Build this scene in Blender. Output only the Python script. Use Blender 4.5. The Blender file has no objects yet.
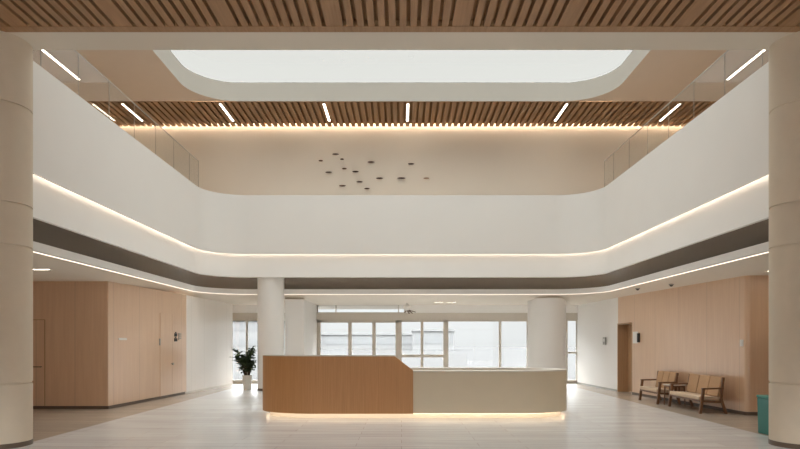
import bpy, bmesh, math, random
from math import pi, sin, cos, radians
random.seed(7)
S = bpy.context.scene
COL = S.collection

# ------------------------------------------------------------------ helpers
class MB:
    """collects geometry for ONE mesh object"""
    def __init__(self):
        self.v, self.f, self.m = [], [], []
        self.cur = 0
    def add(self, verts, faces):
        o = len(self.v)
        self.v += [tuple(p) for p in verts]
        for f in faces:
            self.f.append([o + i for i in f]); self.m.append(self.cur)
        return self
    def box(self, x0, x1, y0, y1, z0, z1):
        v = [(x0,y0,z0),(x1,y0,z0),(x1,y1,z0),(x0,y1,z0),(x0,y0,z1),(x1,y0,z1),(x1,y1,z1),(x0,y1,z1)]
        return self.add(v, [(0,3,2,1),(4,5,6,7),(0,1,5,4),(1,2,6,5),(2,3,7,6),(3,0,4,7)])
    def hexa(self, b, t):
        """prism between two 4 point loops"""
        n = len(b)
        fs = [tuple(range(n))[::-1], tuple(range(n, 2*n))]
        for i in range(n):
            j = (i+1) % n
            fs.append((i, j, n+j, n+i))
        return self.add(list(b)+list(t), fs)
    def bar(self, p, q, w, h, up=(0,0,1)):
        """rectangular bar from p to q"""
        from mathutils import Vector
        p, q = Vector(p), Vector(q)
        d = (q-p).normalized(); u = Vector(up)
        s = d.cross(u)
        if s.length < 1e-5: s = d.cross(Vector((0,1,0)))
        s.normalize(); u = s.cross(d).normalized()
        a, b = s*w/2, u*h/2
        lo = [p-a-b, p+a-b, p+a+b, p-a+b]; hi = [q-a-b, q+a-b, q+a+b, q-a+b]
        return self.hexa(lo, hi)
    def tube(self, p, q, r0, r1=None, n=12):
        from mathutils import Vector
        r1 = r0 if r1 is None else r1
        p, q = Vector(p), Vector(q); d = (q-p).normalized()
        s = d.cross(Vector((0,0,1)))
        if s.length < 1e-4: s = Vector((1,0,0))
        s.normalize(); u = s.cross(d)
        lo = [p + (s*cos(2*pi*i/n)+u*sin(2*pi*i/n))*r0 for i in range(n)]
        hi = [q + (s*cos(2*pi*i/n)+u*sin(2*pi*i/n))*r1 for i in range(n)]
        return self.hexa(lo, hi)
    def lathe(self, prof, cx=0, cy=0, n=48, close=True):
        v, f = [], []
        for r, z in prof:
            for i in range(n):
                a = 2*pi*i/n
                v.append((cx+r*cos(a), cy+r*sin(a), z))
        for k in range(len(prof)-1):
            for i in range(n):
                j = (i+1) % n
                f.append((k*n+i, k*n+j, (k+1)*n+j, (k+1)*n+i))
        if close:
            f.append(tuple(range(n))[::-1]); f.append(tuple(range((len(prof)-1)*n, len(prof)*n)))
        return self.add(v, f)
    def strip(self, rows, closed=False):
        """rows: list of equally long point rows -> quads"""
        n = len(rows[0]); v = [p for r in rows for p in r]; f = []
        for k in range(len(rows)-1):
            for i in range(n if closed else n-1):
                j = (i+1) % n
                f.append((k*n+i, k*n+j, (k+1)*n+j, (k+1)*n+i))
        return self.add(v, f)
    def build(self, name, mat, parent=None, smooth=None, bevel=0, loc=None):
        me = bpy.data.meshes.new(name)
        me.from_pydata(self.v, [], self.f); me.update()
        bm = bmesh.new(); bm.from_mesh(me)
        bmesh.ops.recalc_face_normals(bm, faces=bm.faces)
        bm.to_mesh(me); bm.free()
        mats = mat if isinstance(mat, (list, tuple)) else [mat]
        for m in mats: me.materials.append(m)
        if len(mats) > 1:
            for p, k in zip(me.polygons, self.m): p.material_index = k
        o = bpy.data.objects.new(name, me); COL.objects.link(o)
        if parent: o.parent = parent
        if loc: o.location = loc
        if smooth:
            me.shade_smooth() if hasattr(me, 'shade_smooth') else None
            me.set_sharp_from_angle(angle=radians(smooth))
        if bevel:
            b = o.modifiers.new('bevel', 'BEVEL'); b.width = bevel; b.segments = 2; b.limit_method = 'ANGLE'
        return o

def tag(o, label=None, cat=None, group=None, kind=None):
    if label: o['label'] = label
    if cat: o['category'] = cat
    if group: o['group'] = group
    if kind: o['kind'] = kind
    return o
def thing(name, label, cat, loc=(0,0,0), rz=0, group=None, kind=None):
    o = bpy.data.objects.new(name, None); COL.objects.link(o)
    o.location = loc; o.rotation_euler = (0, 0, rz); o.empty_display_size = .1
    return tag(o, label, cat, group, kind)

# ------------------------------------------------------------------ materials
def base_mat(name):
    m = bpy.data.materials.new(name); m.use_nodes = True
    nt = m.node_tree
    return m, nt, nt.nodes['Principled BSDF']
def srgb(r, g, b):
    f = lambda c: (c/255/12.92) if c/255 <= .04045 else ((c/255+.055)/1.055)**2.4
    return (f(r), f(g), f(b), 1)
def paint(name, col, rough=.6, spec=.3, var=.03, scale=3.0, bump=0.0):
    m, nt, b = base_mat(name)
    b.inputs['Roughness'].default_value = rough
    b.inputs['Specular IOR Level'].default_value = spec
    tc = nt.nodes.new('ShaderNodeTexCoord'); nz = nt.nodes.new('ShaderNodeTexNoise')
    nz.inputs['Scale'].default_value = scale; nz.inputs['Detail'].default_value = 4
    nt.links.new(tc.outputs['Object'], nz.inputs['Vector'])
    mx = nt.nodes.new('ShaderNodeMix'); mx.data_type = 'RGBA'
    mx.inputs['A'].default_value = tuple(c*(1-var) for c in col[:3])+(1,)
    mx.inputs['B'].default_value = tuple(min(1, c*(1+var)) for c in col[:3])+(1,)
    nt.links.new(nz.outputs['Fac'], mx.inputs['Factor'])
    nt.links.new(mx.outputs['Result'], b.inputs['Base Color'])
    if bump:
        bp = nt.nodes.new('ShaderNodeBump'); bp.inputs['Strength'].default_value = bump; bp.inputs['Distance'].default_value = .01
        nt.links.new(nz.outputs['Fac'], bp.inputs['Height']); nt.links.new(bp.outputs['Normal'], b.inputs['Normal'])
    return m
def wood(name, c0, c1, rough=.45, spec=.4, grain=(14, 14, .7), seam=None, seam_axis='Y', seam_off=0.0):
    """veneer with fine grain stretched along one axis; optional panel joints every `seam` metres"""
    m, nt, b = base_mat(name)
    N, L = nt.nodes, nt.links
    b.inputs['Roughness'].default_value = rough; b.inputs['Specular IOR Level'].default_value = spec
    tc = N.new('ShaderNodeTexCoord'); mp = N.new('ShaderNodeMapping')
    mp.inputs['Scale'].default_value = grain
    L.new(tc.outputs['Object'], mp.inputs['Vector'])
    nz = N.new('ShaderNodeTexNoise'); nz.inputs['Scale'].default_value = 2.2; nz.inputs['Detail'].default_value = 6; nz.inputs['Roughness'].default_value = .65
    L.new(mp.outputs['Vector'], nz.inputs['Vector'])
    rp = N.new('ShaderNodeValToRGB'); rp.color_ramp.elements[0].position = .3; rp.color_ramp.elements[1].position = .72
    rp.color_ramp.elements[0].color = c0; rp.color_ramp.elements[1].color = c1
    L.new(nz.outputs['Fac'], rp.inputs['Fac'])
    out = rp.outputs['Color']
    if seam:
        sp = N.new('ShaderNodeSeparateXYZ'); L.new(tc.outputs['Object'], sp.inputs['Vector'])
        a = N.new('ShaderNodeMath'); a.operation = 'ADD'; a.inputs[1].default_value = 100*seam+seam_off; L.new(sp.outputs[seam_axis], a.inputs[0])
        d = N.new('ShaderNodeMath'); d.operation = 'MODULO'; d.inputs[1].default_value = seam; L.new(a.outputs[0], d.inputs[0])
        lt = N.new('ShaderNodeMath'); lt.operation = 'LESS_THAN'; lt.inputs[1].default_value = .012; L.new(d.outputs[0], lt.inputs[0])
        mx = N.new('ShaderNodeMix'); mx.data_type = 'RGBA'
        L.new(lt.outputs[0], mx.inputs['Factor']); L.new(out, mx.inputs['A'])
        mx.inputs['B'].default_value = tuple(c*.76 for c in c0[:3])+(1,)
        out = mx.outputs['Result']
    L.new(out, b.inputs['Base Color'])
    return m
def emit(name, col, strength):
    m = bpy.data.materials.new(name); m.use_nodes = True
    nt = m.node_tree; nt.nodes.clear()
    e = nt.nodes.new('ShaderNodeEmission'); e.inputs['Color'].default_value = col; e.inputs['Strength'].default_value = strength
    o = nt.nodes.new('ShaderNodeOutputMaterial'); nt.links.new(e.outputs[0], o.inputs['Surface'])
    return m
def glass(name, tint=(.95,.97,.96,1), refl=1.0):
    m = bpy.data.materials.new(name); m.use_nodes = True
    nt = m.node_tree; nt.nodes.clear()
    t = nt.nodes.new('ShaderNodeBsdfTransparent'); t.inputs['Color'].default_value = tint
    g = nt.nodes.new('ShaderNodeBsdfGlossy'); g.inputs['Roughness'].default_value = .0; g.inputs['Color'].default_value = (.95,.95,.95,1)
    fr = nt.nodes.new('ShaderNodeFresnel')
    ge = nt.nodes.new('ShaderNodeNewGeometry'); ir = nt.nodes.new('ShaderNodeMapRange')   # same reflectance on both faces of a pane
    ir.inputs['To Min'].default_value = 1.5; ir.inputs['To Max'].default_value = 1/1.5
    nt.links.new(ge.outputs['Backfacing'], ir.inputs['Value']); nt.links.new(ir.outputs['Result'], fr.inputs['IOR'])
    mu = nt.nodes.new('ShaderNodeMath'); mu.operation = 'MULTIPLY'; mu.use_clamp = True; mu.inputs[1].default_value = refl
    nt.links.new(fr.outputs[0], mu.inputs[0])
    mx = nt.nodes.new('ShaderNodeMixShader')
    nt.links.new(mu.outputs[0], mx.inputs['Fac']); nt.links.new(t.outputs[0], mx.inputs[1]); nt.links.new(g.outputs[0], mx.inputs[2])
    o = nt.nodes.new('ShaderNodeOutputMaterial'); nt.links.new(mx.outputs[0], o.inputs['Surface'])
    return m

M = {}
M['white']   = paint('white_plaster', (.80,.785,.76,1), .6, .3, .02, 1.2)
M['whiter']  = paint('bright_white_plaster', (.90,.885,.865,1), .55, .3, .01, 1.2)
M['column']  = paint('column_stone', (.64,.555,.44,1), .55, .3, .04, 6)
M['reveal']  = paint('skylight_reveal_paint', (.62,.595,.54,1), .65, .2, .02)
M['beam']    = paint('beam_paint', (.66,.60,.51,1), .6, .3, .02)
M['tan']     = paint('warm_ceiling_paint', (.66,.53,.42,1), .7, .2, .02)
M['soffit']  = paint('soffit_paint', (.86,.80,.71,1), .65, .25, .02)
M['cream']   = paint('cream_wall_paint', (.91,.845,.75,1), .6, .3, .03, .8)
M['band']    = paint('dark_bronze_grille', (.165,.135,.105,1), .55, .3, .05, 8)
M['skirt']   = paint('dark_skirting_metal', (.12,.085,.06,1), .4, .5)
M['stone']   = paint('desk_stone', (.70,.615,.465,1), .4, .4, .03, 4)
M['cap']     = paint('countertop_white', (.75,.70,.63,1), .35, .5)
M['frame']   = paint('window_frame_metal', (.62,.57,.50,1), .45, .4)
M['woodwall']= wood('oak_veneer_wall', (.66,.43,.272,1), (.75,.52,.345,1), .30, .9, (9,9,.35), 1.22, 'Y', .35)
M['woodwallx']= wood('oak_veneer_wall_cross', (.66,.43,.272,1), (.75,.52,.345,1), .30, .9, (9,9,.35), 1.22, 'X', .1)   # same veneer, joints along the other axis
for k_ in ('woodwall', 'woodwallx'):
    p_ = M[k_].node_tree.nodes['Principled BSDF']; p_.inputs['Coat Weight'].default_value = .8; p_.inputs['Coat Roughness'].default_value = .28
M['pale_glare_veneer']= wood('pale_glare_panel', (.88,.825,.77,1), (.91,.865,.82,1), .30, .9, (9,9,.35), 1.0, 'Y', .35)  # paler copy of the wall veneer; window glare is put into its colour
M['deskwood']= wood('desk_oak_reeded', (.48,.235,.092,1), (.59,.31,.13,1), .45, .4, (26,26,.5))
M['slat']    = wood('slat_oak', (.27,.15,.072,1), (.38,.22,.115,1), .5, .25, (10,.5,10))
M['slatback']= paint('slat_void_backing', (.26,.145,.07,1), .8, .1)
M['chairwood']= wood('chair_walnut', (.15,.068,.03,1), (.24,.12,.055,1), .4, .5, (20,20,2))
M['cushion'] = paint('woven_tan_cushion', (.50,.32,.19,1), .85, .1, .08, 60, .2)
M['seatpad'] = paint('pale_seat_fabric', (.64,.50,.37,1), .85, .1, .06, 60, .2)
M['tabletop']= paint('pale_table_top', (.62,.56,.5,1), .35, .5)
M['teal']    = paint('teal_plastic', srgb(40,116,108), .4, .5, .05)
M['teal_lid']= paint('teal_lid_plastic', srgb(58,136,126), .4, .5, .05)
M['leaf']    = paint('plant_leaf', (.055,.08,.032,1), .45, .4, .5, 9)
M['stem']    = paint('plant_stem', (.08,.05,.03,1), .8, .1, .2, 9)
M['pot']     = paint('white_ceramic', (.72,.69,.64,1), .35, .5)
M['soil']    = paint('soil', (.05,.035,.025,1), .95, .05, .3, 30)
M['plate']   = paint('white_plate', (.80,.78,.75,1), .4, .4)
M['dark']    = paint('dark_vinyl', (.04,.04,.04,1), .5, .3)
M['grey']    = paint('grey_plastic', (.35,.34,.32,1), .4, .4)
M['metal']   = paint('brushed_metal', (.45,.40,.34,1), .35, .6)
M['lampbody']= paint('lamp_housing', (.65,.60,.52,1), .5, .3)
M['plaque']  = wood('dark_plaque_wood', (.05,.022,.014,1), (.11,.045,.03,1), .5, .4)
M['plaque2'] = wood('pale_plaque_wood', (.36,.22,.14,1), (.44,.29,.2,1), .5, .4)
M['doorwood']= wood('door_oak', (.40,.24,.13,1), (.50,.32,.18,1), .45, .4, (9,9,.35))
M['pale_build']= paint('hazy_pale_facade', (.074,.074,.074,1), .8, .0, .03, .3)  # distance haze is put into the facade and glazing colours
M['pale_glass']= paint('hazy_facade_glazing', (.066,.067,.068,1), .8, .0, .05, .3)
M['ground']  = paint('pale_paving', (.022,.022,.022,1), .9, .0, .05, .5)
M['glass']   = glass('balustrade_glass', (.94,.94,.93,1), .8)
M['skyglass']= glass('tinted_skylight_glass', (.041,.041,.039,1), .3)
M['wglass']  = glass('window_glass', (.98,.99,.99,1), 1.0)
M['led']     = emit('warm_led', (1,.86,.72,1), 6.5)
M['led_trim']= emit('trim_led', (1,.86,.70,1), 1.5)
M['led_desk']= emit('desk_led', (1,.78,.54,1), 5)
M['led_wash']= emit('wall_wash_led', (1,.81,.60,1), 25)
M['lamp']    = emit('linear_lamp', (1,.90,.76,1), 11)

# floor: long planks across the hall, brown border beyond the atrium edge
def floor_mat():
    m, nt, b = base_mat('polished_stone_floor'); N, L = nt.nodes, nt.links
    tc = N.new('ShaderNodeTexCoord')
    br = N.new('ShaderNodeTexBrick'); br.offset = .37; br.inputs['Scale'].default_value = 1
    br.inputs['Brick Width'].default_value = 1.8; br.inputs['Row Height'].default_value = .3; br.inputs['Mortar Size'].default_value = .003
    br.inputs['Color1'].default_value = (.645,.64,.635,1); br.inputs['Color2'].default_value = (.575,.565,.56,1); br.inputs['Mortar'].default_value = (.36,.31,.26,1)
    L.new(tc.outputs['Object'], br.inputs['Vector'])
    mp = N.new('ShaderNodeMapping'); mp.inputs['Scale'].default_value = (.5, 7, 1); L.new(tc.outputs['Object'], mp.inputs['Vector'])
    nz = N.new('ShaderNodeTexNoise'); nz.inputs['Scale'].default_value = 1.6; nz.inputs['Detail'].default_value = 5; L.new(mp.outputs['Vector'], nz.inputs['Vector'])
    st = N.new('ShaderNodeMix'); st.data_type = 'RGBA'; st.blend_type = 'MULTIPLY'; st.inputs['Factor'].default_value = 1
    rp = N.new('ShaderNodeValToRGB'); rp.color_ramp.elements[0].position = .3; rp.color_ramp.elements[1].position = .7
    rp.color_ramp.elements[0].color = (.86,.85,.83,1); rp.color_ramp.elements[1].color = (1.06,1.05,1.04,1)
    L.new(nz.outputs['Fac'], rp.inputs['Fac'])
    L.new(br.outputs['Color'], st.inputs['A']); L.new(rp.outputs['Color'], st.inputs['B'])
    sp = N.new('ShaderNodeSeparateXYZ'); L.new(tc.outputs['Object'], sp.inputs['Vector'])
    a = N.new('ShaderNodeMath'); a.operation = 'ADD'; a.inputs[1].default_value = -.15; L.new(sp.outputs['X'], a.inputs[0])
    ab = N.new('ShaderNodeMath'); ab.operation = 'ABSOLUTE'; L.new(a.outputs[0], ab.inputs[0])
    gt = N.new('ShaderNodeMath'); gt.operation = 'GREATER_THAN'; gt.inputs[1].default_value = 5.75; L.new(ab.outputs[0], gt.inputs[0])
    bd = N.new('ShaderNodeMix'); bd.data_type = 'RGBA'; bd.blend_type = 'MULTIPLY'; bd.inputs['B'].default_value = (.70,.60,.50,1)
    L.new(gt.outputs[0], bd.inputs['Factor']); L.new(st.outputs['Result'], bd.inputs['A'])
    L.new(bd.outputs['Result'], b.inputs['Base Color'])
    b.inputs['Roughness'].default_value = .26; b.inputs['Specular IOR Level'].default_value = .5
    return m
M['floor'] = floor_mat()

# ------------------------------------------------------------------ plan of the atrium
AX, AY, AR = 6.0, 19.3, 1.2            # half width, back edge, corner radius
def ring(off, y0=9.0, ax=AX, ay=AY, r=AR, n=16):
    """U shaped plan line from the left near end round the back to the right near end, offset outwards"""
    R = r + off; cx, cy = ax - r, ay - r
    p = [(-(ax+off), y0 + (cy-y0)*k/8) for k in range(9)]
    p += [(-cx - R*cos(a), cy + R*sin(a)) for a in [pi/2*k/n for k in range(1, n+1)]]
    p += [(-cx + 2*cx*k/8, cy + R) for k in range(1, 9)]
    p += [(cx + R*sin(a), cy + R*cos(a)) for a in [pi/2*k/n for k in range(1, n+1)]]
    p += [(ax+off, cy + (y0-cy)*k/8) for k in range(1, 9)]
    return p
def sweep(prof, closed=False, **kw):
    rows = [[(x, y, z) for x, y in ring(o, **kw)] for o, z in prof]
    if closed: rows.append(rows[0])
    m = MB(); m.strip(rows)
    return m

# ------------------------------------------------------------------ setting
HW = 12.0; YB = -5.0; YG_BACK = 23.15
m = MB(); m.box(-HW, HW, YB, 23.15, -.1, 0)
tag(m.build('floor', M['floor']), 'glossy pale plank floor with brown strips along both sides', 'floor', kind='structure')

# balcony ring
tag(sweep([(.03,4.62),(.03,4.27),(0,4.27),(0,6.10),(.14,6.10),(.14,5.95),(4.5,5.95)]).build('wall_parapet', M['white'], smooth=40),
    'tall white curved parapet band around the atrium', 'wall', kind='structure')
tag(sweep([(.035,4.60),(.16,4.52),(.15,4.40),(0,3.555),(.03,3.54),(.2,3.64)]).build('wall_fascia', M['white'], smooth=40),
    'lower white curved fascia lit along its top edge', 'wall', kind='structure')
tag(sweep([(.38,3.20),(.38,3.75)], ay=AY+.25).build('trim_1', M['band'], smooth=40),
    'dark bronze recessed band under the white fascia', 'trim', kind='structure')
tag(sweep([(.4,3.215),(.2,3.215),(.2,3.065),(.24,3.055)], ay=AY+.25).build('trim_2', M['white'], smooth=40),
    'thin white rounded lip below the dark band', 'trim', kind='structure')
tag(sweep([(.045,4.36),(.075,4.36)]).build('cove_light', M['led'], smooth=40),
    'warm hidden light strip under the tall parapet band', 'light strip')
tag(sweep([(.24,3.058),(.282,3.046)], ay=AY+.25).build('soffit_light', M['led_trim'], smooth=40),
    'thin warm light line along the edge of the lower ceiling', 'light strip', kind='structure')  # emissive LED strip under the white lip
tag(sweep([(.282,3.047),(.4,3.03),(.62,2.9),(6.2,2.9)], ay=AY+.25).build('ceiling_soffit', M['soffit'], smooth=40),
    'flat tan ceiling under the balcony', 'ceiling', kind='structure')

# near slatted ceiling and beam
ZS = 5.9
m = MB(); m.box(-HW, HW, 8.77, 9.31, ZS, 9.6)
tag(m.build('wall_beam', M['beam']), 'beige beam spanning between the two big columns', 'beam', kind='structure')
m = MB(); m.box(-HW, HW, YB, 8.77, ZS+.085, ZS+.3)
m.cur = 1
m.box(-HW, HW, 8.61, 8.768, ZS-.005, ZS+.15)
pitch = .146
wide = [-5.35,-3.9,-2.4,-.92,.83,2.28,3.9,5.3]
k = -48
while k <= 48:
    x = k*pitch + .02
    w = .092
    if any(abs(x + pitch/2 - q) < pitch/2 for q in wide):   # two slats joined by a plain board
        m.box(x-w/2, x+pitch+w/2, 4.0, 8.612, ZS, ZS+.09); k += 2
        continue
    m.box(x-w/2, x+w/2, 4.0, 8.612, ZS, ZS+.09)
    k += 1
tag(m.build('ceiling_front', [M['slatback'], M['slat']]), 'near wooden slat ceiling above the camera', 'ceiling', kind='structure')

# upper ceiling with the skylight
ZC, ZK = 9.025, 9.60
SX, SR = 6.4, 1.4
def sky_curve(n=14, y0=10.0):
    cx, cy = SX-SR, AY-SR
    p = [(-SX, y0 + (cy-y0)*k/6) for k in range(7)]
    p += [(-cx-SR*cos(a), cy+SR*sin(a)) for a in [pi/2*k/n for k in range(1, n+1)]]
    return p
L = sky_curve()
m = MB()
for sgn in (-1, 1):
    m.strip([[(-sgn*x if sgn > 0 else x, y, ZC) for x, y in L], [(sgn*10.6, y, ZC) for x, y in L]])
m.box(-10.6, 10.6, 9.2, 10.0, ZC, ZC+.05)
tag(m.build('ceiling_upper', M['tan']), 'warm tan upper ceiling beside the skylight', 'ceiling', kind='structure')
full = L + [(-x, y) for x, y in L[::-1]]
m = MB(); m.strip([[(x, y, ZC) for x, y in full], [(x, y, ZK+.002) for x, y in full]])
m.add([(-SX,10,ZC),(SX,10,ZC),(SX,10,ZK+.002),(-SX,10,ZK+.002)], [(0,1,2,3)])
tag(m.build('trim_3', M['reveal'], smooth=40), 'white rounded reveal around the skylight', 'skylight reveal', kind='structure')
m = MB(); m.add([(x, y, ZK) for x, y in full], [tuple(range(len(full)))])
tag(m.build('window_1', M['skyglass']), 'large rounded skylight over the atrium', 'skylight', kind='structure')
# roof deck that keeps the sky out around the opening
m = MB(); m.box(-HW-.5, -SX-.02, 9.2, 22.2, ZK+.003, ZK+.02); m.box(SX+.02, HW+.5, 9.2, 22.2, ZK+.003, ZK+.02)
m.box(-SX-.02, SX+.02, AY+.02, 22.2, ZK+.003, ZK+.02); m.box(-SX-.02, SX+.02, 8.7, 9.98, ZK+.003, ZK+.02)
tag(m.build('roof', M['white']), 'roof deck around the skylight opening', 'roof', kind='structure')

# upper rear slat ceiling
YW = 21.65
m = MB(); m.box(-10.6, 10.6, AY+.02, YW-.13, ZC+.09, ZC+.2)
m.box(-10.6, 10.6, YW-.13, YW-.02, ZC+.15, ZC+.2)
m.cur = 1
m.box(-10.6, 10.6, AY+.015, AY+.04, ZC-.002, ZC+.15)
pu = .208
for k in range(-50, 51):
    x = k*pu
    m.box(x-.066, x+.066, AY+.04, YW-.09, ZC, ZC+.06)
tag(m.build('ceiling_rear', [M['slatback'], M['slat']]), 'upper wooden slat ceiling along the rear wall', 'ceiling', kind='structure')
m = MB(); m.box(-10.4, 10.4, YW-.09, YW-.06, ZC+.135, ZC+.145)
tag(m.build('wall_wash_light', M['led_wash']), 'warm hidden light strip behind the rear slats', 'light strip')
m = MB(); m.box(-10.8, 10.8, YW, YW+.2, 5.0, ZK+.06)
tag(m.build('wall_rear', M['cream']), 'cream upper rear wall lit from above', 'wall', kind='structure')
for s, nm, lr in ((-1, 'left', 'left'), (1, 'right', 'right')):
    m = MB(); m.box(min(s*10.6, s*10.8), max(s*10.6, s*10.8), 8.7, YW+.2, 5.0, ZK+.06)
    tag(m.build('wall_upper_'+nm, M['cream']), 'cream upper corridor wall behind the %s glass balustrade' % lr, 'wall', kind='structure')

# lower side walls (slightly splayed in plan)
LW = [(-HW, 14.08), (-6.72, 14.08)]
def wl(y): return -(6.66 - .0732*(y-14.08))
def wr(y): return 7.150 - .0785*(y-12.85)
def rounded(p0, c, p1, r=.1, n=6):
    from mathutils import Vector
    p0, c, p1 = Vector(p0), Vector(c), Vector(p1)
    a = c + (p0-c).normalized()*r; b = c + (p1-c).normalized()*r
    return [tuple(a*(1-t)**2 + c*2*t*(1-t) + b*t*t) for t in [k/n for k in range(n+1)]]
def wallmesh(pts, z0, z1, thick):
    """a wall sheet with thickness towards `thick` (dx,dy per point handled by simple offset)"""
    m = MB()
    q = [(x+thick[0], y+thick[1]) for x, y in pts]
    rows = [[(x,y,z0) for x,y in pts], [(x,y,z1) for x,y in pts], [(x,y,z1) for x,y in q], [(x,y,z0) for x,y in q]]
    rows.append(rows[0]); m.strip(rows)
    return m
lc = rounded((-HW,14.08), (wl(14.08),14.08), (wl(22.9),22.9), .025)
YP = 18.30
m = wallmesh(lc + [(wl(YP),YP)], 0, 2.91, (-.15,.12))
lwall = tag(m.build('wall_left', M['woodwall'], smooth=50), 'oak veneer wall running back on the left', 'wall', kind='structure')
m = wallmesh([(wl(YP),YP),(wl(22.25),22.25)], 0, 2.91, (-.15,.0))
tag(m.build('wall_left_far', M['pale_glare_veneer']), 'veneer wall paled for window glare at the far left beside the plant', 'wall', kind='structure')
m = wallmesh([(-HW,14.08), lc[0]], 0, 2.91, (-.15,.12))
tag(m.build('wall_left_front', M['woodwallx']), 'darker oak veneer wall facing the hall on the left', 'wall', kind='structure')
m = MB(); m.box(wl(22.25)-.9, wl(22.25)-.30, 22.25, 23.0, 0, 2.91)
tag(m.build('wall_left_end', M['white']), 'white wall end beside the left window', 'wall', kind='structure')

# right: oak part up to the door, door recess, white part
YD0, YD1 = 18.15, 19.08          # door recess
rc = rounded((HW,12.85), (wr(12.85),12.85), (wr(20),20), .09)
m = wallmesh([(HW,12.85)] + rc[:1], 0, 2.91, (.15,.12))
tag(m.build('wall_right_front', M['woodwallx']), 'oak veneer wall of the recess behind the right column', 'wall', kind='structure')
m = wallmesh(rc + [(wr(YD0),YD0)], 0, 2.91, (.15,.12))
tag(m.build('wall_right', M['woodwall'], smooth=50), 'oak veneer wall behind the settees on the right', 'wall', kind='structure')
XR = 6.49
m = wallmesh([(wr(YD1),YD1),(XR,22.9)], 0, 2.91, (.15,.0))
tag(m.build('wall_right_far', M['whiter']), 'white wall beyond the door on the right', 'wall', kind='structure')
ZD = 2.06
m = wallmesh([(wr(YD0),YD0),(wr(YD1),YD1)], ZD, 2.91, (.15,.0))
tag(m.build('wall_right_lintel', M['woodwall']), 'oak panel above the right door', 'wall', kind='structure')
d = thing('door_1', 'brown oak door set back in the right wall', 'door', kind='structure')
dx = .30
m = MB(); m.hexa([(wr(YD0)+dx,YD0,.01),(wr(YD0)+dx+.05,YD0,.01),(wr(YD1)+dx+.05,YD1,.01),(wr(YD1)+dx,YD1,.01)],
                 [(wr(YD0)+dx,YD0,ZD),(wr(YD0)+dx+.05,YD0,ZD),(wr(YD1)+dx+.05,YD1,ZD),(wr(YD1)+dx,YD1,ZD)])
m.build('door_leaf', M['doorwood'], d)
m = MB()
for y in (YD0, YD1):
    s = -.04 if y == YD0 else .04
    m.box(wr(y)-.005, wr(y)+dx+.06, min(y,y+s), max(y,y+s), 0, ZD+.04)
m.box(wr(YD1)+.0, wr(YD0)+dx+.06, YD0, YD1, ZD, ZD+.04)
m.build('door_frame', M['doorwood'], d)
m = MB(); yh = YD0+.12; m.bar((wr(yh)+dx-.03,yh,1.0),(wr(yh)+dx-.03,yh+.13,1.0),.018,.018); m.tube((wr(yh)+dx,yh,1.0),(wr(yh)+dx-.035,yh,1.0),.012)
tag(m.build('door_handle', M['metal'], d), 'brushed metal lever handle')

# skirtings
def skirting(name, pts, off, label, mat='skirt', h=.07):
    q = [(x+off[0], y+off[1]) for x, y in pts]
    m = MB(); rows = [[(x,y,0) for x,y in pts],[(x,y,h) for x,y in pts],[(x,y,h) for x,y in q],[(x,y,0) for x,y in q]]
    rows.append(rows[0]); m.strip(rows)
    tag(m.build(name, M[mat]), label, 'skirting', kind='structure')
skirting('baseboard_left', [(-HW,14.08)]+lc+[(wl(18.2),18.2)], (.012,-.012), 'dark skirting along the left oak walls')
skirting('baseboard_left_far', [(wl(18.22),18.22),(wl(22.25),22.25)], (.012,0), 'pale skirting along the far left wall', 'cap', .06)
skirting('baseboard_right', [(HW,12.85)]+rc+[(wr(YD0-.05),YD0-.05)], (-.012,-.012), 'dark skirting along the right oak walls')
skirting('baseboard_right_far', [(wr(YD1+.05),YD1+.05),(XR,22.9)], (-.012,0), 'grey skirting along the far right white wall', 'grey', .06)

# walls out of view that close the hall
m = MB(); m.box(-HW-.2, -8, YB-.2, YB, 0, 6.2); m.box(8, HW+.2, YB-.2, YB, 0, 6.2); m.box(-8, 8, YB-.2, YB, 5.0, 6.2)
tag(m.build('wall_back', M['doorwood']), 'wall behind the camera', 'wall', kind='structure')
for s, nm, ye in ((-1,'left',14.08),(1,'right',12.85)):
    m = MB(); m.box(min(s*HW,s*(HW+.2)), max(s*HW,s*(HW+.2)), YB, ye+.4, 0, 6.2)
    tag(m.build('wall_side_'+nm, M['doorwood']), 'outer %s side wall of the front hall' % nm, 'wall', kind='structure')

for s, nm in ((-1,'left'),(1,'right')):
    m = MB(); m.box(min(s*6.32,s*HW), max(s*6.32,s*HW), 9.0, 9.2, 2.9, 5.95)
    tag(m.build('wall_end_'+nm, M['white']), 'white balcony end wall beside the %s big column' % nm, 'wall', kind='structure')
    m = MB(); m.box(min(s*HW,s*(HW+.2)), max(s*HW,s*(HW+.2)), 9.0, YG_BACK, 2.8, 6.2)
    tag(m.build('wall_outer_'+nm, M['white']), 'outer %s wall above the low ceiling' % nm, 'wall', kind='structure')

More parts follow.
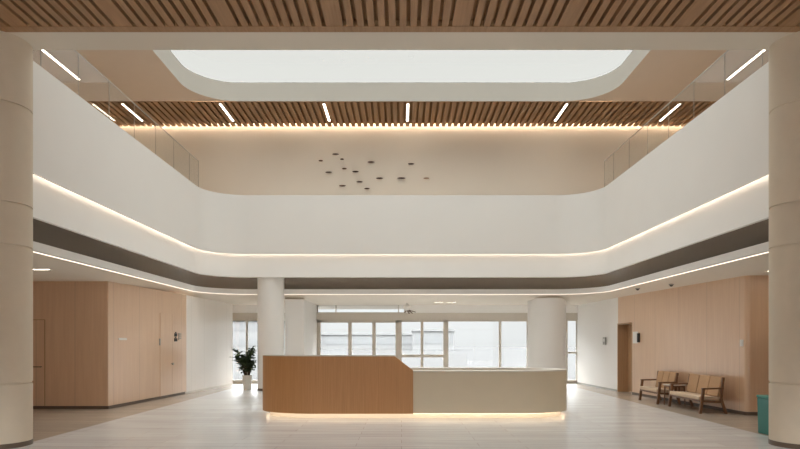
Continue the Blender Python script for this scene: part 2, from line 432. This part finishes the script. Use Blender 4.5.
# ------------------------------------------------------------------ window wall at the back
YG = 23.0
PX = lambda px: (px-401.5)*YG/620
ZT, ZB1 = 2.353, 2.61
FR = .065
def window(name, label, x0, x1, z0, z1, mull=(), rails=(), t=FR):
    """frame with mullions (x) and rails (z, xa, xb); every pane its own part"""
    w = thing(name, label, 'window', ((x0+x1)/2, YG, 0), kind='structure')
    cx = (x0+x1)/2
    m = MB(); y0, y1 = -.05, .05
    m.box(x0-cx, x0-cx+t, y0, y1, z0, z1); m.box(x1-cx-t, x1-cx, y0, y1, z0, z1)
    m.box(x0-cx, x1-cx, y0, y1, z0, z0+t); m.box(x0-cx, x1-cx, y0, y1, z1-t, z1)
    for x in mull: m.box(x-cx-t/2, x-cx+t/2, y0+.004, y1-.004, z0+.01, z1-.01)
    for z, xa, xb in rails: m.box(xa-cx, xb-cx, y0+.01, y1-.01, z-t/2, z+t/2)
    m.build('window_frame', M['frame'], w)
    xs = [x0] + list(mull) + [x1]
    for a, b in zip(xs[:-1], xs[1:]):
        g = MB(); g.box(a-cx+t/2, b-cx-t/2, -.006, .006, z0+t/2, z1-t/2)
        g.build('window_pane', M['wglass'], w)
    return w
window('window_2', 'tall window beside the potted plant at the left end', wl(22.25)-.28, -3.70, .06, ZT+.03, mull=[PX(247), PX(272)])
window('window_3', 'wide window with thin transom lights above the desk', -3.13, PX(399), .06, ZT+.03, mull=[PX(350), PX(374)], t=.13)
window('window_4', 'row of low transom panes under the ceiling', -3.13, PX(405), ZB1-.01, 2.93, mull=[PX(336), PX(398.5)], t=.035)
window('window_5', 'pair of glazed door leaves with a middle rail', PX(399), PX(446), .06, ZT+.03, mull=[PX(422)], rails=[(1.02, PX(399), PX(446))], t=.10)
window('window_6', 'two large plain panes right of the glazed doors', PX(446), PX(529), .06, ZT+.03, mull=[PX(500)], t=.085)
window('window_7', 'tall window with a middle rail beside the white wall', PX(529), XR+.05, .06, ZT+.03, mull=[PX(566.5)], rails=[(1.14, PX(529), XR)])
m = MB(); m.box(-6.5, 6.8, YG-.14, YG+.14, ZT, ZB1)
tag(m.build('trim_4', M['frame']), 'beige head beam above the rear windows', 'beam', kind='structure')
m = MB(); m.box(-6.5, 6.8, YG-.08, YG+.08, 0, .06)
tag(m.build('trim_5', M['frame']), 'low sill under the rear windows', 'sill', kind='structure')
m = MB(); m.box(-6.5, -3.13, YG-.16, YG+.14, ZB1, 2.95); m.box(PX(405), 6.8, YG-.16, YG+.14, ZB1, 2.95)
tag(m.build('wall_bulkhead', M['whiter']), 'white bulkhead above the rear windows', 'wall', kind='structure')
m = MB(); m.box(-3.75, -3.13, 19.95, YG+.1, 0, 2.91)
tag(m.build('wall_pier', M['white']), 'square white pier behind the desk and left rear column', 'pier', kind='structure')
YG_, YG = YG, YB-.1
window('window_added', 'added unseen glazing behind the camera for front daylight', -8, 8, 0, 5.0, mull=[-6,-4,-2,0,2,4,6], rails=[(2.6,-8,8)], t=.07)  # unseen glazing added so daylight reaches the desk and front columns
YG = YG_
# filler outside so no light sneaks past the ends
m = MB(); m.box(-HW, wl(22.25)-.29, YG+.0, YG+.15, 0, 3.2); m.box(XR+.04, HW, YG, YG+.15, 0, 3.2); m.box(-HW, HW, YG+.02, YG+.15, 2.91, 5.1)
tag(m.build('wall_facade', M['white']), 'white outer wall around the rear windows', 'wall', kind='structure')

# outside: pale paving and hazy low buildings
m = MB(); m.box(-90, 90, YG+.2, 260, -.35, -.15); m.box(-90, 90, -120, YB-.21, -.35, -.15)
tag(m.build('ground', M['ground']), 'pale paving outside the rear windows', 'ground', kind='structure')
def building(x, y, w, dpt, h, label, floors):
    b = thing('building', label, 'building', (x, y, -.15), group=None)
    m = MB(); m.box(-w/2, w/2, 0, dpt, 0, h); m.build('facade', M['pale_build'], b)
    m = MB()
    fh = h/floors
    for f in range(floors):
        m.box(-w/2+.4, w/2-.4, -.06, .02, f*fh+fh*.35, f*fh+fh*.8)
    m.build('glazing_band', M['pale_glass'], b)
    m = MB(); m.box(-w/2-.2, w/2+.2, -.25, dpt+.2, h, h+.4); m.build('roof_edge', M['pale_build'], b)
building(-33, 128, 22, 14, 6.2, 'pale hazy low building seen through the left window', 2)
building(-8, 150, 26, 14, 3.6, 'pale hazy long low building behind the wide window', 1)
building(7, 135, 9, 12, 4.2, 'pale hazy small building behind the glazed doors', 1)

# ------------------------------------------------------------------ columns
def column(x, y, r, z1, seams, label, base=True, mat='column'):
    c = thing('column', label, 'column', (x, y, 0), kind='structure')
    prof = [(r, .07 if base else 0)]
    for z in seams: prof += [(r, z-.014), (r-.016, z-.010), (r-.016, z+.010), (r, z+.014)]
    prof += [(r, z1)]
    m = MB(); m.lathe(prof, n=72); m.build('shaft', M[mat], c, smooth=30)
    if base:
        m = MB(); m.lathe([(r+.004, 0), (r+.004, .07), (r-.02, .075)], n=72); m.build('skirting', M['skirt'], c, smooth=30)
    return c
column(-5.92, 9.08, .45, 6.2, (.92, 2.90, 3.50, 4.92), 'big round beige column at the left edge of the hall')
column(5.90, 9.08, .45, 6.2, (.92, 2.90, 3.50, 4.92), 'big round beige column at the right edge by the teal bin')
column(-4.16, 19.77, .42, 3.70, (), 'slim round rear column between plant and reception desk', mat='white')
column(4.80, 20.5, .62, 2.95, (), 'thick round rear column behind the desk end', mat='white')

# ------------------------------------------------------------------ glass balustrades
def balustrade(s, label):
    b = thing('glass_balustrade', label, 'balustrade', (s*(AX+.07), 9.4, 6.10))
    ys = [1.03 + 1.22*k for k in range(-1, 8)]
    ys = [y for y in ys if y < 8.9] + [9.15]
    for a, c in zip(ys[:-1], ys[1:]):
        m = MB(); m.box(-.006, .006, a+.008, c-.008, -.12, .83); m.build('glass_panel', M['glass'], b)
    m = MB(); m.box(-.011, .011, ys[0], ys[-1], .828, .846); m.build('top_rail', M['metal'], b)
    m = MB(); m.box(-.03, .03, ys[0], ys[-1], -.0, .03); m.build('base_channel', M['metal'], b)
    for y in ys:
        m = MB(); m.box(-.006, .006, y-.005, y+.005, .0, .83); m.build('post', M['metal'], b)
balustrade(-1, 'clear glass balustrade on the left parapet')
balustrade(1, 'clear glass balustrade on the right parapet')

# ------------------------------------------------------------------ lamps
def linear_lamp(label, x, y0, y1, z, w=.075, axis='Y', group=None):
    l = thing('ceiling_light', label, 'ceiling light', (x, y0, z), group=group)
    d = y1-y0
    m = MB(); bx = (lambda a,b,c,dd,e,f: m.box(a,b,c,dd,e,f)) if axis == 'Y' else (lambda a,b,c,dd,e,f: m.box(c,dd,a,b,e,f))
    t = .012
    bx(-w/2-t, -w/2, -t, d+t, -.015, .03); bx(w/2, w/2+t, -t, d+t, -.015, .03); bx(-w/2, w/2, -t, 0, -.015, .03); bx(-w/2, w/2, d, d+t, -.015, .03)
    m.build('housing', M['lampbody'], l)
    m = MB(); bx = (lambda a,b,c,dd,e,f: m.box(a,b,c,dd,e,f)) if axis == 'Y' else (lambda a,b,c,dd,e,f: m.box(c,dd,a,b,e,f))
    bx(-w/2, w/2, 0, d, -.012, -.006); m.build('diffuser', M['lamp'], l)
g = 'linear lights in the rear slat ceiling'
for x, lb in ((-8.77,'linear light in rear slats behind the left glass balustrade'),
              (-5.70,'linear light in rear slats, first one right of the left balustrade'),
              (-2.44,'linear light in rear slats above the dark wall plaques'),
              (.20,'upright linear light at the middle of the rear slats'),
              (5.20,'linear light in rear slats, first one left of the right balustrade'),
              (8.75,'linear light in rear slats behind the right glass balustrade')):
    linear_lamp(lb, x, 19.48, 20.98, ZC, .065, group=g)
g2 = 'linear lights in the upper tan ceiling'
linear_lamp('linear light on the tan ceiling above the left balustrade', -9.2, 15.8, 17.7, ZC, .065, group=g2)
linear_lamp('linear light on the tan ceiling above the right balustrade', 9.3, 15.6, 17.7, ZC, .065, group=g2)
g3 = 'linear lights in the low ceiling'
linear_lamp('low ceiling linear light beside the left column', 11.5, -8.2, -6.47, 2.9, .07, 'X', g3) if False else None
def cross_lamp(label, x0, x1, y, z=2.9, w=.07):
    l = thing('ceiling_light', label, 'ceiling light', (x0, y, z), group=g3)
    t = .012; d = x1-x0
    m = MB(); m.box(-t, d+t, -w/2-t, -w/2, -.015, .02); m.box(-t, d+t, w/2, w/2+t, -.015, .02); m.box(-t, 0, -w/2, w/2, -.015, .02); m.box(d, d+t, -w/2, w/2, -.015, .02)
    m.build('housing', M['lampbody'], l)
    m = MB(); m.box(0, d, -w/2, w/2, -.012, -.006); m.build('diffuser', M['lamp'], l)
cross_lamp('low ceiling linear light beside the left big column', -8.2, -6.64, 11.7)
cross_lamp('low ceiling linear light in the recess by the right big column', 7.06, 8.6, 11.95)
cross_lamp('low ceiling linear light above the right oak door', 6.44, 6.62, 19.3, 2.925)
cross_lamp('first half of the low ceiling light pair near the rear windows', 1.12, 1.42, 21.2)
cross_lamp('second half of the low ceiling light pair, nearer the right rear column', 1.55, 1.85, 21.2)

def sensor(label, x, y, z):
    s = thing('ceiling_sensor', label, 'ceiling sensor', (x, y, z), group='dark ceiling sensors')
    m = MB(); m.lathe([(.06,.0),(.06,-.02),(.045,-.03)], n=20); m.build('base', M['grey'], s, smooth=40)
    m = MB(); m.lathe([(.04,-.03),(.035,-.05),(.015,-.06)], n=20); m.build('dome', M['dark'], s, smooth=40)
sensor('small dark ceiling sensor near the right oak door', 6.36, 16.7, 2.977)
sensor('small dark ceiling sensor above the near settee', 6.55, 15.05, 2.93)
# little fixture by the transom
f = thing('ceiling_fixture', 'small white dome fixture with dark arms before the transom', 'ceiling fixture', (.19, 21.6, 2.9))
m = MB(); m.lathe([(.03,0),(.03,-.06),(.09,-.08),(.13,-.14),(.13,-.2),(.08,-.26),(.02,-.28)], n=24); m.build('dome', M['plate'], f, smooth=50)
for k, (dx2, dz) in enumerate(((.30,-.33),(.2,-.36),(-.08,-.35),(.08,-.38))):
    m = MB(); m.bar((0,0,-.24),(dx2,(-.08,.1,.0,-.12)[k],dz),.035,.03); m.build('arm', M['skirt'], f)

# ------------------------------------------------------------------ wall plaques (a small school of flat ovals)
mb_q = {}
def plaque(px, py, w, label, pale=False):
    x = (px-401.5)*(YW-.08)/620; z = 1.5+(343-py)*(YW-.08)/620
    p = thing('wall_plaque', label, 'wall plaque', (x, YW, z), group='dark oval plaques on the rear upper wall')
    prof = []
    m = MB(); n = 18
    rows = []
    for k in range(7):
        t = -1 + 2*k/6
        rr = math.sqrt(max(0, 1-t*t))*.98+.02
        rows.append([(w/2*rr*cos(2*pi*i/n), -.09+.07*rr*sin(2*pi*i/n), .021*t) for i in range(n)])
    m.strip(rows, closed=True)
    m.add(rows[0], [tuple(range(n))]); m.add(rows[-1], [tuple(range(n))])
    m.build('oval', M['plaque2' if pale else 'plaque'], p, smooth=60)
    m = MB(); m.tube((0,-.03,0),(0,0,0),.008); m.build('pin', M['metal'], p)
plaque(320.7,160.8,.15,'small dark oval plaque farthest from the others beside the top one',)
plaque(335.7,154.3,.24,'topmost dark oval plaque of the scattered wall group')
plaque(342,159.3,.13,'tiny oval plaque just below the topmost one')
plaque(328.7,172.3,.23,'long brown oval plaque standing out low at the far left of the group')
plaque(344.3,168.7,.17,'short oval plaque in the middle of the left half of the group')
plaque(355.5,171.7,.22,'reddish dark oval plaque above the other reddish one')
plaque(371.1,162.1,.25,'darkest long oval plaque high in the middle of the group')
plaque(379.6,178.3,.24,'thin oval plaque below the darkest long one, midway along its group')
plaque(359.6,181.9,.22,'lower reddish oval plaque of the two reddish ones')
plaque(342.5,185.8,.24,'lowest long oval plaque in the left half of the group')
plaque(367,188.6,.19,'lowest oval plaque of the whole wall group')
plaque(401.4,178.2,.29,'longest oval plaque low in the right half of the group')
plaque(411.1,164,.22,'high dark oval plaque alone toward the right end of the group')
plaque(426.4,178.3,.21,'pale faded oval plaque at the right end of the group', True)

# ------------------------------------------------------------------ reception desk
def outline(off, cx=.29, cy=13.15, hx=3.19, hy=.85, ax=1.15, n=14):
    """rounded outline, ellipse corners ax wide and hy deep; starts at the middle of the front, runs anticlockwise seen from above"""
    HX, HYy, A = hx+off, hy+off, ax+off*.8
    q = []
    for sx, sy, order in ((1,-1,0),(1,1,1),(-1,1,0),(-1,-1,1)):
        seg = [(cx+sx*(HX-A+A*sin(t)), cy+sy*HYy*cos(t)) for t in [pi/2*k/n for k in range(n+1)]]
        q += seg if order == 0 else seg[::-1]
    return q
desk = thing('reception_desk', 'long rounded reception desk with oak front and stone counter', 'reception desk', (.26, 13.15, 0))
def dbuild(m, name, mat, lab=None, smooth=40, bevel=0):
    m.v = [(x-.26, y-13.15, z) for x, y, z in m.v]
    o = m.build(name, mat, desk, smooth=smooth, bevel=bevel)
    if lab: o['label'] = lab
    return o
def ringmesh(o_out, o_in, z0, z1):
    a, b = outline(o_out), outline(o_in)
    m = MB(); rows = [[(x,y,z0) for x,y in a],[(x,y,z1) for x,y in a],[(x,y,z1) for x,y in b],[(x,y,z0) for x,y in b]]
    rows.append(rows[0]); m.strip(rows, closed=True)
    return m
dbuild(ringmesh(0, -.45, .10, .925), 'counter_body', M['stone'], 'beige stone counter body')
dbuild(ringmesh(.012, -.47, .925, .95), 'countertop', M['cap'], 'pale stone countertop')
dbuild(ringmesh(-.12, -.40, 0, .10), 'plinth', M['cap'], 'recessed pale plinth')
dbuild(ringmesh(-.04, -.075, .092, .098), 'light_strip', M['led_desk'], 'glowing warm light strip under the desk')
# oak screen: from the front (X=.23) leftwards round the end
o_out, o_in = outline(.03), outline(-.09)
def cutline(pts, xcut=.23):
    # order: take the left-front run from xcut towards the left end and round to the back
    run = [p for p in pts[len(pts)//2:]]           # left back corner then left front corner, ends at the front near the left
    run = run[12:]
    yf = min(p[1] for p in pts)
    return run + [(-1.0,yf),(-.5,yf),(-.13,yf),(xcut,yf)]
A, B = cutline(o_out), cutline(o_in)
zt = [1.236]*(len(A)-1) + [.955]
m = MB()
rows = [[(x,y,.10) for x,y in A],[(x,y,z) for (x,y),z in zip(A,zt)],[(x,y,z) for (x,y),z in zip(B,zt)],[(x,y,.10) for x,y in B]]
rows.append(rows[0]); m.strip(rows)
n = len(A)
m.add([r[0] for r in rows[:4]], [(0,1,2,3)]); m.add([r[-1] for r in rows[:4]], [(0,1,2,3)])
dbuild(m, 'oak_screen', M['deskwood'], 'raised oak front panel with sloping end')
A2, B2 = cutline(outline(.034))[:-1], cutline(outline(-.094))[:-1]
m = MB(); rows = [[(x,y,1.236) for x,y in A2],[(x,y,1.258) for x,y in A2],[(x,y,1.258) for x,y in B2],[(x,y,1.236) for x,y in B2]]
rows.append(rows[0]); m.strip(rows)
dbuild(m, 'screen_lit_edge', M['cap'], 'pale strip painting the lit top edge of the oak panel')  # pale strip puts the lit top edge of the screen into colour

# ------------------------------------------------------------------ potted plant
pl = thing('potted_plant', 'leafy dark green plant in a white pot by the left window', 'potted plant', (-4.94, 19.85, 0))
m = MB(); m.lathe([(.115,0),(.125,.02),(.15,.44),(.155,.47),(.14,.47),(.135,.42),(.0,.42)], n=32, close=False); m.build('pot', M['pot'], pl, smooth=50)
m = MB(); m.lathe([(.0,.425),(.134,.43)], n=24, close=False); m.build('soil', M['soil'], pl)
stems = MB(); leaves = MB()
def leaf(mb, p, d, size):
    from mathutils import Vector
    d = Vector(d).normalized(); s = d.cross(Vector((0,0,1)))
    if s.length < .05: s = Vector((1,0,0))
    s.normalize(); u = s.cross(d)
    p = Vector(p); w = size*.30
    pts = [p, p+d*size*.35+s*w+u*size*.05, p+d*size*.7+s*w*.75+u*size*.02, p+d*size-u*size*.12,
           p+d*size*.7-s*w*.75+u*size*.02, p+d*size*.35-s*w+u*size*.05, p+d*size*.5-u*size*.04]
    mb.add(pts, [(0,1,6),(1,2,6),(2,3,6),(3,4,6),(4,5,6),(5,0,6)])
for k in range(14):
    a = 2*pi*k/14 + random.uniform(-.2,.2); lean = random.uniform(.10,.44)
    h = random.uniform(.5,1.14)
    if cos(a) > .3: lean *= .6
    p0 = (.06*cos(a), .06*sin(a), .42)
    p1 = (.06*cos(a)+lean*.45*cos(a), .06*sin(a)+lean*.45*sin(a), .42+h*.55)
    p2 = (.06*cos(a)+lean*cos(a), .06*sin(a)+lean*sin(a), .42+h)
    stems.tube(p0, p1, .014, .010, 7); stems.tube(p1, p2, .010, .004, 7)
    for t in range(33):
        f_ = random.random()
        f_ = .22+.78*f_**.75
        q0, q1 = (p0, p1) if f_ < .5 else (p1, p2)
        tt = f_*2 if f_ < .5 else f_*2-1
        q = [q0[i]+(q1[i]-q0[i])*tt for i in range(3)]
        aa = random.uniform(0, 2*pi)
        d_ = (cos(aa), sin(aa), random.uniform(-.5,.8))
        sz = random.uniform(.13,.23)
        if max(q[0], q[0]+d_[0]*sz) + .3*sz > .33: continue      # the column stands there
        leaf(leaves, q, d_, sz)
stems.build('stems', M['stem'], pl, smooth=60)
leaves.build('foliage', M['leaf'], pl)

# ------------------------------------------------------------------ settees, table
def settee(label, loc, length, n_seats=3):
    """local frame: x = from front (0) to back, y = along the seat; parts are separate meshes"""
    s = thing('settee', label, 'settee', loc, group=None)
    Lh = length; w = .045
    m = MB()
    m.bar((.02,.03,.27),(.02,Lh-.03,.27),.05,.05); m.bar((.46,.03,.24),(.46,Lh-.03,.24),.05,.05)
    for y in (.03, Lh/2, Lh-.03): m.bar((.02,y,.265),(.47,y,.24),.045,.045)
    m.build('seat_frame', M['chairwood'], s)
    m = MB()
    m.bar((.49,.03,.73),(.49,Lh-.03,.73),.03,.05)
    m.build('back_rail', M['chairwood'], s)
    m = MB(); m.hexa([(-.03,.05,.29),(.46,.05,.265),(.46,Lh-.05,.265),(-.03,Lh-.05,.29)],
                     [(-.03,.05,.375),(.46,.05,.345),(.46,Lh-.05,.345),(-.03,Lh-.05,.375)])
    tag(m.build('seat_cushion', M['seatpad'], s, bevel=.02), 'pale cream seat cushion')
    cw = (Lh-.10)/n_seats
    for k in range(n_seats):
        a = .05+cw*k+.012; b = .05+cw*(k+1)-.012
        m = MB(); m.hexa([(.36,a,.36),(.43,a,.36),(.43,b,.36),(.36,b,.36)], [(.45,a,.775),(.51,a,.775),(.51,b,.775),(.45,b,.775)])
        tag(m.build('back_cushion', M['cushion'], s, bevel=.015), 'tan woven back cushion')
    for y in (.02, Lh-.02):
        m = MB(); m.bar((.01,y,.53),(.47,y,.54),.065,.034); m.build('armrest', M['chairwood'], s, bevel=.006)
        m = MB(); m.bar((.05,y,.53),(-.02,y,.0),w,.055); m.build('leg', M['chairwood'], s)
        m = MB(); m.bar((.47,y,.77),(.42,y,.30),.04,.04,(0,1,0)); m.bar((.42,y,.31),(.53,y,.0),.045,.055,(0,1,0)); m.build('leg', M['chairwood'], s)
    return s
settee('longer wooden settee with tan cushions nearest the right column', (6.35, 13.12, 0), 1.56)
settee('shorter wooden settee with tan cushions nearer the right oak door', (6.28, 15.15, 0), 1.16)
t = thing('side_table', 'small square side table between the two settees', 'side table', (6.36, 14.74, 0))
m = MB(); m.box(0, .42, 0, .36, .48, .505); tag(m.build('table_top', M['tabletop'], t, bevel=.006), 'pale table top')
m = MB(); m.box(.03, .39, .03, .33, .44, .48); m.build('apron', M['chairwood'], t)
for x, y in ((.04,.04),(.38,.04),(.04,.32),(.38,.32)):
    m = MB(); m.tube((x,y,.46),(x+(.02 if x > .2 else -.02), y, 0), .018, .012); m.build('leg', M['chairwood'], t, smooth=50)

# ------------------------------------------------------------------ teal bin
b = thing('waste_bin', 'teal green plastic bin behind the right big column', 'waste bin', (5.95, 9.72, 0))
m = MB(); m.hexa([(.01,.01,0),(.39,.01,0),(.39,.65,0),(.01,.65,0)], [(0,0,.59),(.40,0,.59),(.40,.66,.59),(0,.66,.59)]); m.build('body', M['teal'], b, bevel=.012)
m = MB(); m.box(-.008,.408,-.008,.668,.59,.635); m.build('lid', M['teal_lid'], b, bevel=.012)

# ------------------------------------------------------------------ signs and small wall devices
def yl(px):      # depth on the left oak wall for a column of the photo
    k = (px-401.5)/620
    return (-(6.66+.0732*14.08))/(k-.0732)
def yr(px):
    k = (px-401.5)/620
    return (7.150+.0785*12.85)/(k+.0785)
AL = math.atan(.0732); AR_ = math.atan(.0785)
def on_left(name, label, cat, px, py, **kw):
    y = yl(px); z = 1.5+(343-py)*y/620
    return thing(name, label, cat, (wl(y), y, z), -AL, **kw)
def on_right(name, label, cat, px, py, **kw):
    y = yr(px); z = 1.5+(343-py)*y/620
    return thing(name, label, cat, (wr(y), y, z), AR_, **kw)
s = on_left('door_plate', 'small white sign plate on the near left oak wall', 'sign', 122.5, 339)
m = MB(); m.box(0,.012,-.18,.18,-.025,.025); m.build('plate', M['plate'], s)
s = on_left('card_reader', 'thin grey upright card reader on the left oak wall', 'card reader', 159.5, 342)
m = MB(); m.box(0,.02,-.03,.03,-.09,.09); m.build('body', M['grey'], s)
s = on_left('restroom_sign', 'dark pictogram sign with grey lettering on the left wall', 'sign', 178, 336.5)
def figure(mb, cy, cz, k):
    mb.box(0,.014,cy-.075*k,cy+.075*k,cz-.055,cz+.035); mb.box(0,.014,cy-.03,cy+.03,cz+.042,cz+.072)
m = MB(); figure(m, -.16, .055, 1); m.build('pictogram', M['dark'], s)
m = MB(); figure(m, -.16, -.085, 1.15); m.build('pictogram', M['dark'], s)
m = MB()
for k in range(3): m.box(0,.012,.04,.20,.06-.06*k,.085-.06*k)
m.box(0,.012,.03,.05,-.1,.1)
m.build('lettering', M['grey'], s)
# flush door in the left wall
y0, y1 = yl(160), yl(172)
dr = thing('door_2', 'flush oak door with a small knob in the left wall', 'door', (wl(y0), y0, 0), AL*1.0, kind='structure')
dr.rotation_euler = (0,0,-AL)
Ld = (y1-y0)/cos(AL)
m = MB(); m.box(.0,.008,0,Ld,.07,2.3); m.build('door_leaf', M['woodwall'], dr)
m = MB(); m.box(.0,.011,-.008,0,.07,2.31); m.box(.0,.011,Ld,Ld+.008,.07,2.31); m.box(.0,.011,0,Ld,2.3,2.31); m.build('door_frame', M['woodwall'], dr)
m = MB(); m.tube((.0,Ld-.06,.92),(.05,Ld-.06,.92),.014); m.tube((.05,Ld-.06,.92),(.07,Ld-.06,.92),.035); m.build('door_handle', M['metal'], dr, smooth=50)
# left front door near column
dl = thing('door_3', 'oak door in the darker left wall beside the column', 'door', (-8.2, 14.08, 0), kind='structure')
X38 = (45-401.5)*14.08/620+8.2
m = MB(); m.box(-.9, X38-.01, -.006, .02, .075, 2.02); m.build('door_leaf', M['woodwallx'], dl)
m = MB(); m.box(X38-.01, X38+.006, -.009, .02, .075, 2.03); m.box(-.9, X38, -.009, .02, 2.02, 2.035); m.build('door_frame', M['doorwood'], dl)
m = MB(); m.bar((X38-.30,-.05,.96),(X38-.06,-.05,.96),.02,.02); m.tube((X38-.08,0,.96),(X38-.08,-.05,.96),.012); m.build('door_handle', M['skirt'], dl)

s = on_right('light_switch', 'white switch plate on the right oak wall near the corner', 'switch', 742, 343)
m = MB(); m.box(-.012,0,-.055,.055,-.07,.07); m.build('plate', M['plate'], s, bevel=.003)
m = MB(); m.box(-.018,-.012,-.03,.03,-.04,.04); m.build('rocker', M['plate'], s)
s = on_right('door_reader', 'small white and dark wall unit right of the oak door', 'wall unit', 636.5, 337.5)
m = MB(); m.box(-.02,0,-.12,.20,-.17,.17); m.build('plate', M['plate'], s, bevel=.004)
m = MB(); m.box(-.05,-.0,-.22,-.125,-.14,.12); m.build('handset', M['dark'], s, bevel=.004)
s = on_right('thermostat', 'small grey wall box on the far right white wall', 'wall box', 605, 341)
m = MB(); m.box(-.035,0,-.10,.10,-.12,.12); m.build('body', M['grey'], s, bevel=.004)
m = MB(); m.box(-.04,-.035,-.06,.06,-.02,.08); m.build('display', M['plate'], s)

# ------------------------------------------------------------------ sky
w = bpy.data.worlds.new('sky'); S.world = w; w.use_nodes = True
nt = w.node_tree; N, LK = nt.nodes, nt.links
bg = N['Background']
tc = N.new('ShaderNodeTexCoord'); sp = N.new('ShaderNodeSeparateXYZ'); LK.new(tc.outputs['Generated'], sp.inputs['Vector'])
mr = N.new('ShaderNodeMapRange'); mr.inputs['From Min'].default_value = -1; mr.inputs['From Max'].default_value = 1
LK.new(sp.outputs['Z'], mr.inputs['Value'])
rp = N.new('ShaderNodeValToRGB'); e = rp.color_ramp.elements
SKYK = 62.0
def c(v, t=(1,1,1)): return (v*t[0]/SKYK, v*t[1]/SKYK, v*t[2]/SKYK, 1)
e[0].position = 0; e[0].color = c(.53)
e[1].position = 1; e[1].color = c(62.0, (.985,1,1.01))
for pos, v in ((.49,.61),(.502,.68),(.526,.70),(.603,.74),(.637,16),(.71,14.5),(.854,24)):
    q = e.new(pos); q.color = c(v, (.985,1,1.0))
LK.new(mr.outputs['Result'], rp.inputs['Fac']); LK.new(rp.outputs['Color'], bg.inputs['Color'])
az = N.new('ShaderNodeMapRange'); az.interpolation_type = 'SMOOTHSTEP'   # sky raised behind the camera to brighten the front hall
az.inputs['From Min'].default_value = -.1; az.inputs['From Max'].default_value = -.7
az.inputs['To Min'].default_value = SKYK; az.inputs['To Max'].default_value = SKYK*1.15
LK.new(sp.outputs['Y'], az.inputs['Value']); LK.new(az.outputs['Result'], bg.inputs['Strength'])
def portal(name, loc, rot, sx, sy):
    l = bpy.data.lights.new(name, 'AREA'); l.shape = 'RECTANGLE'; l.size = sx; l.size_y = sy
    l.cycles.is_portal = True
    o = bpy.data.objects.new(name, l); COL.objects.link(o); o.location = loc; o.rotation_euler = rot
portal('skylight_portal', (0, 14.65, ZK+.03), (0,0,0), 12.8, 9.3)
portal('added_window_portal', (0, YB-.22, 2.5), (pi/2,0,0), 16.2, 5.1)
portal('window_portal', (.15, YG+.12, 1.46), (-pi/2,0,0), 12.6, 2.85)

# ------------------------------------------------------------------ camera
cam = bpy.data.cameras.new('camera'); co = bpy.data.objects.new('camera', cam); COL.objects.link(co)
co.location = (0, 0, 1.5); co.rotation_euler = (pi/2, 0, 0)
cam.sensor_width = 36; cam.lens = 620/800*36
cam.shift_x = -1.5/800; cam.shift_y = (343-224.5)/800
cam.clip_end = 600
S.camera = co
vs = S.view_settings
vs.view_transform = 'Standard'; vs.look = 'None'; vs.gamma = 1; vs.use_curve_mapping = False; vs.exposure = 0.4
S.cycles.max_bounces = 12; S.cycles.diffuse_bounces = 8; S.cycles.transparent_max_bounces = 16
S.cycles.sample_clamp_indirect = 6
S.cycles.caustics_reflective = False; S.cycles.caustics_refractive = False
S.cycles.use_denoising = True
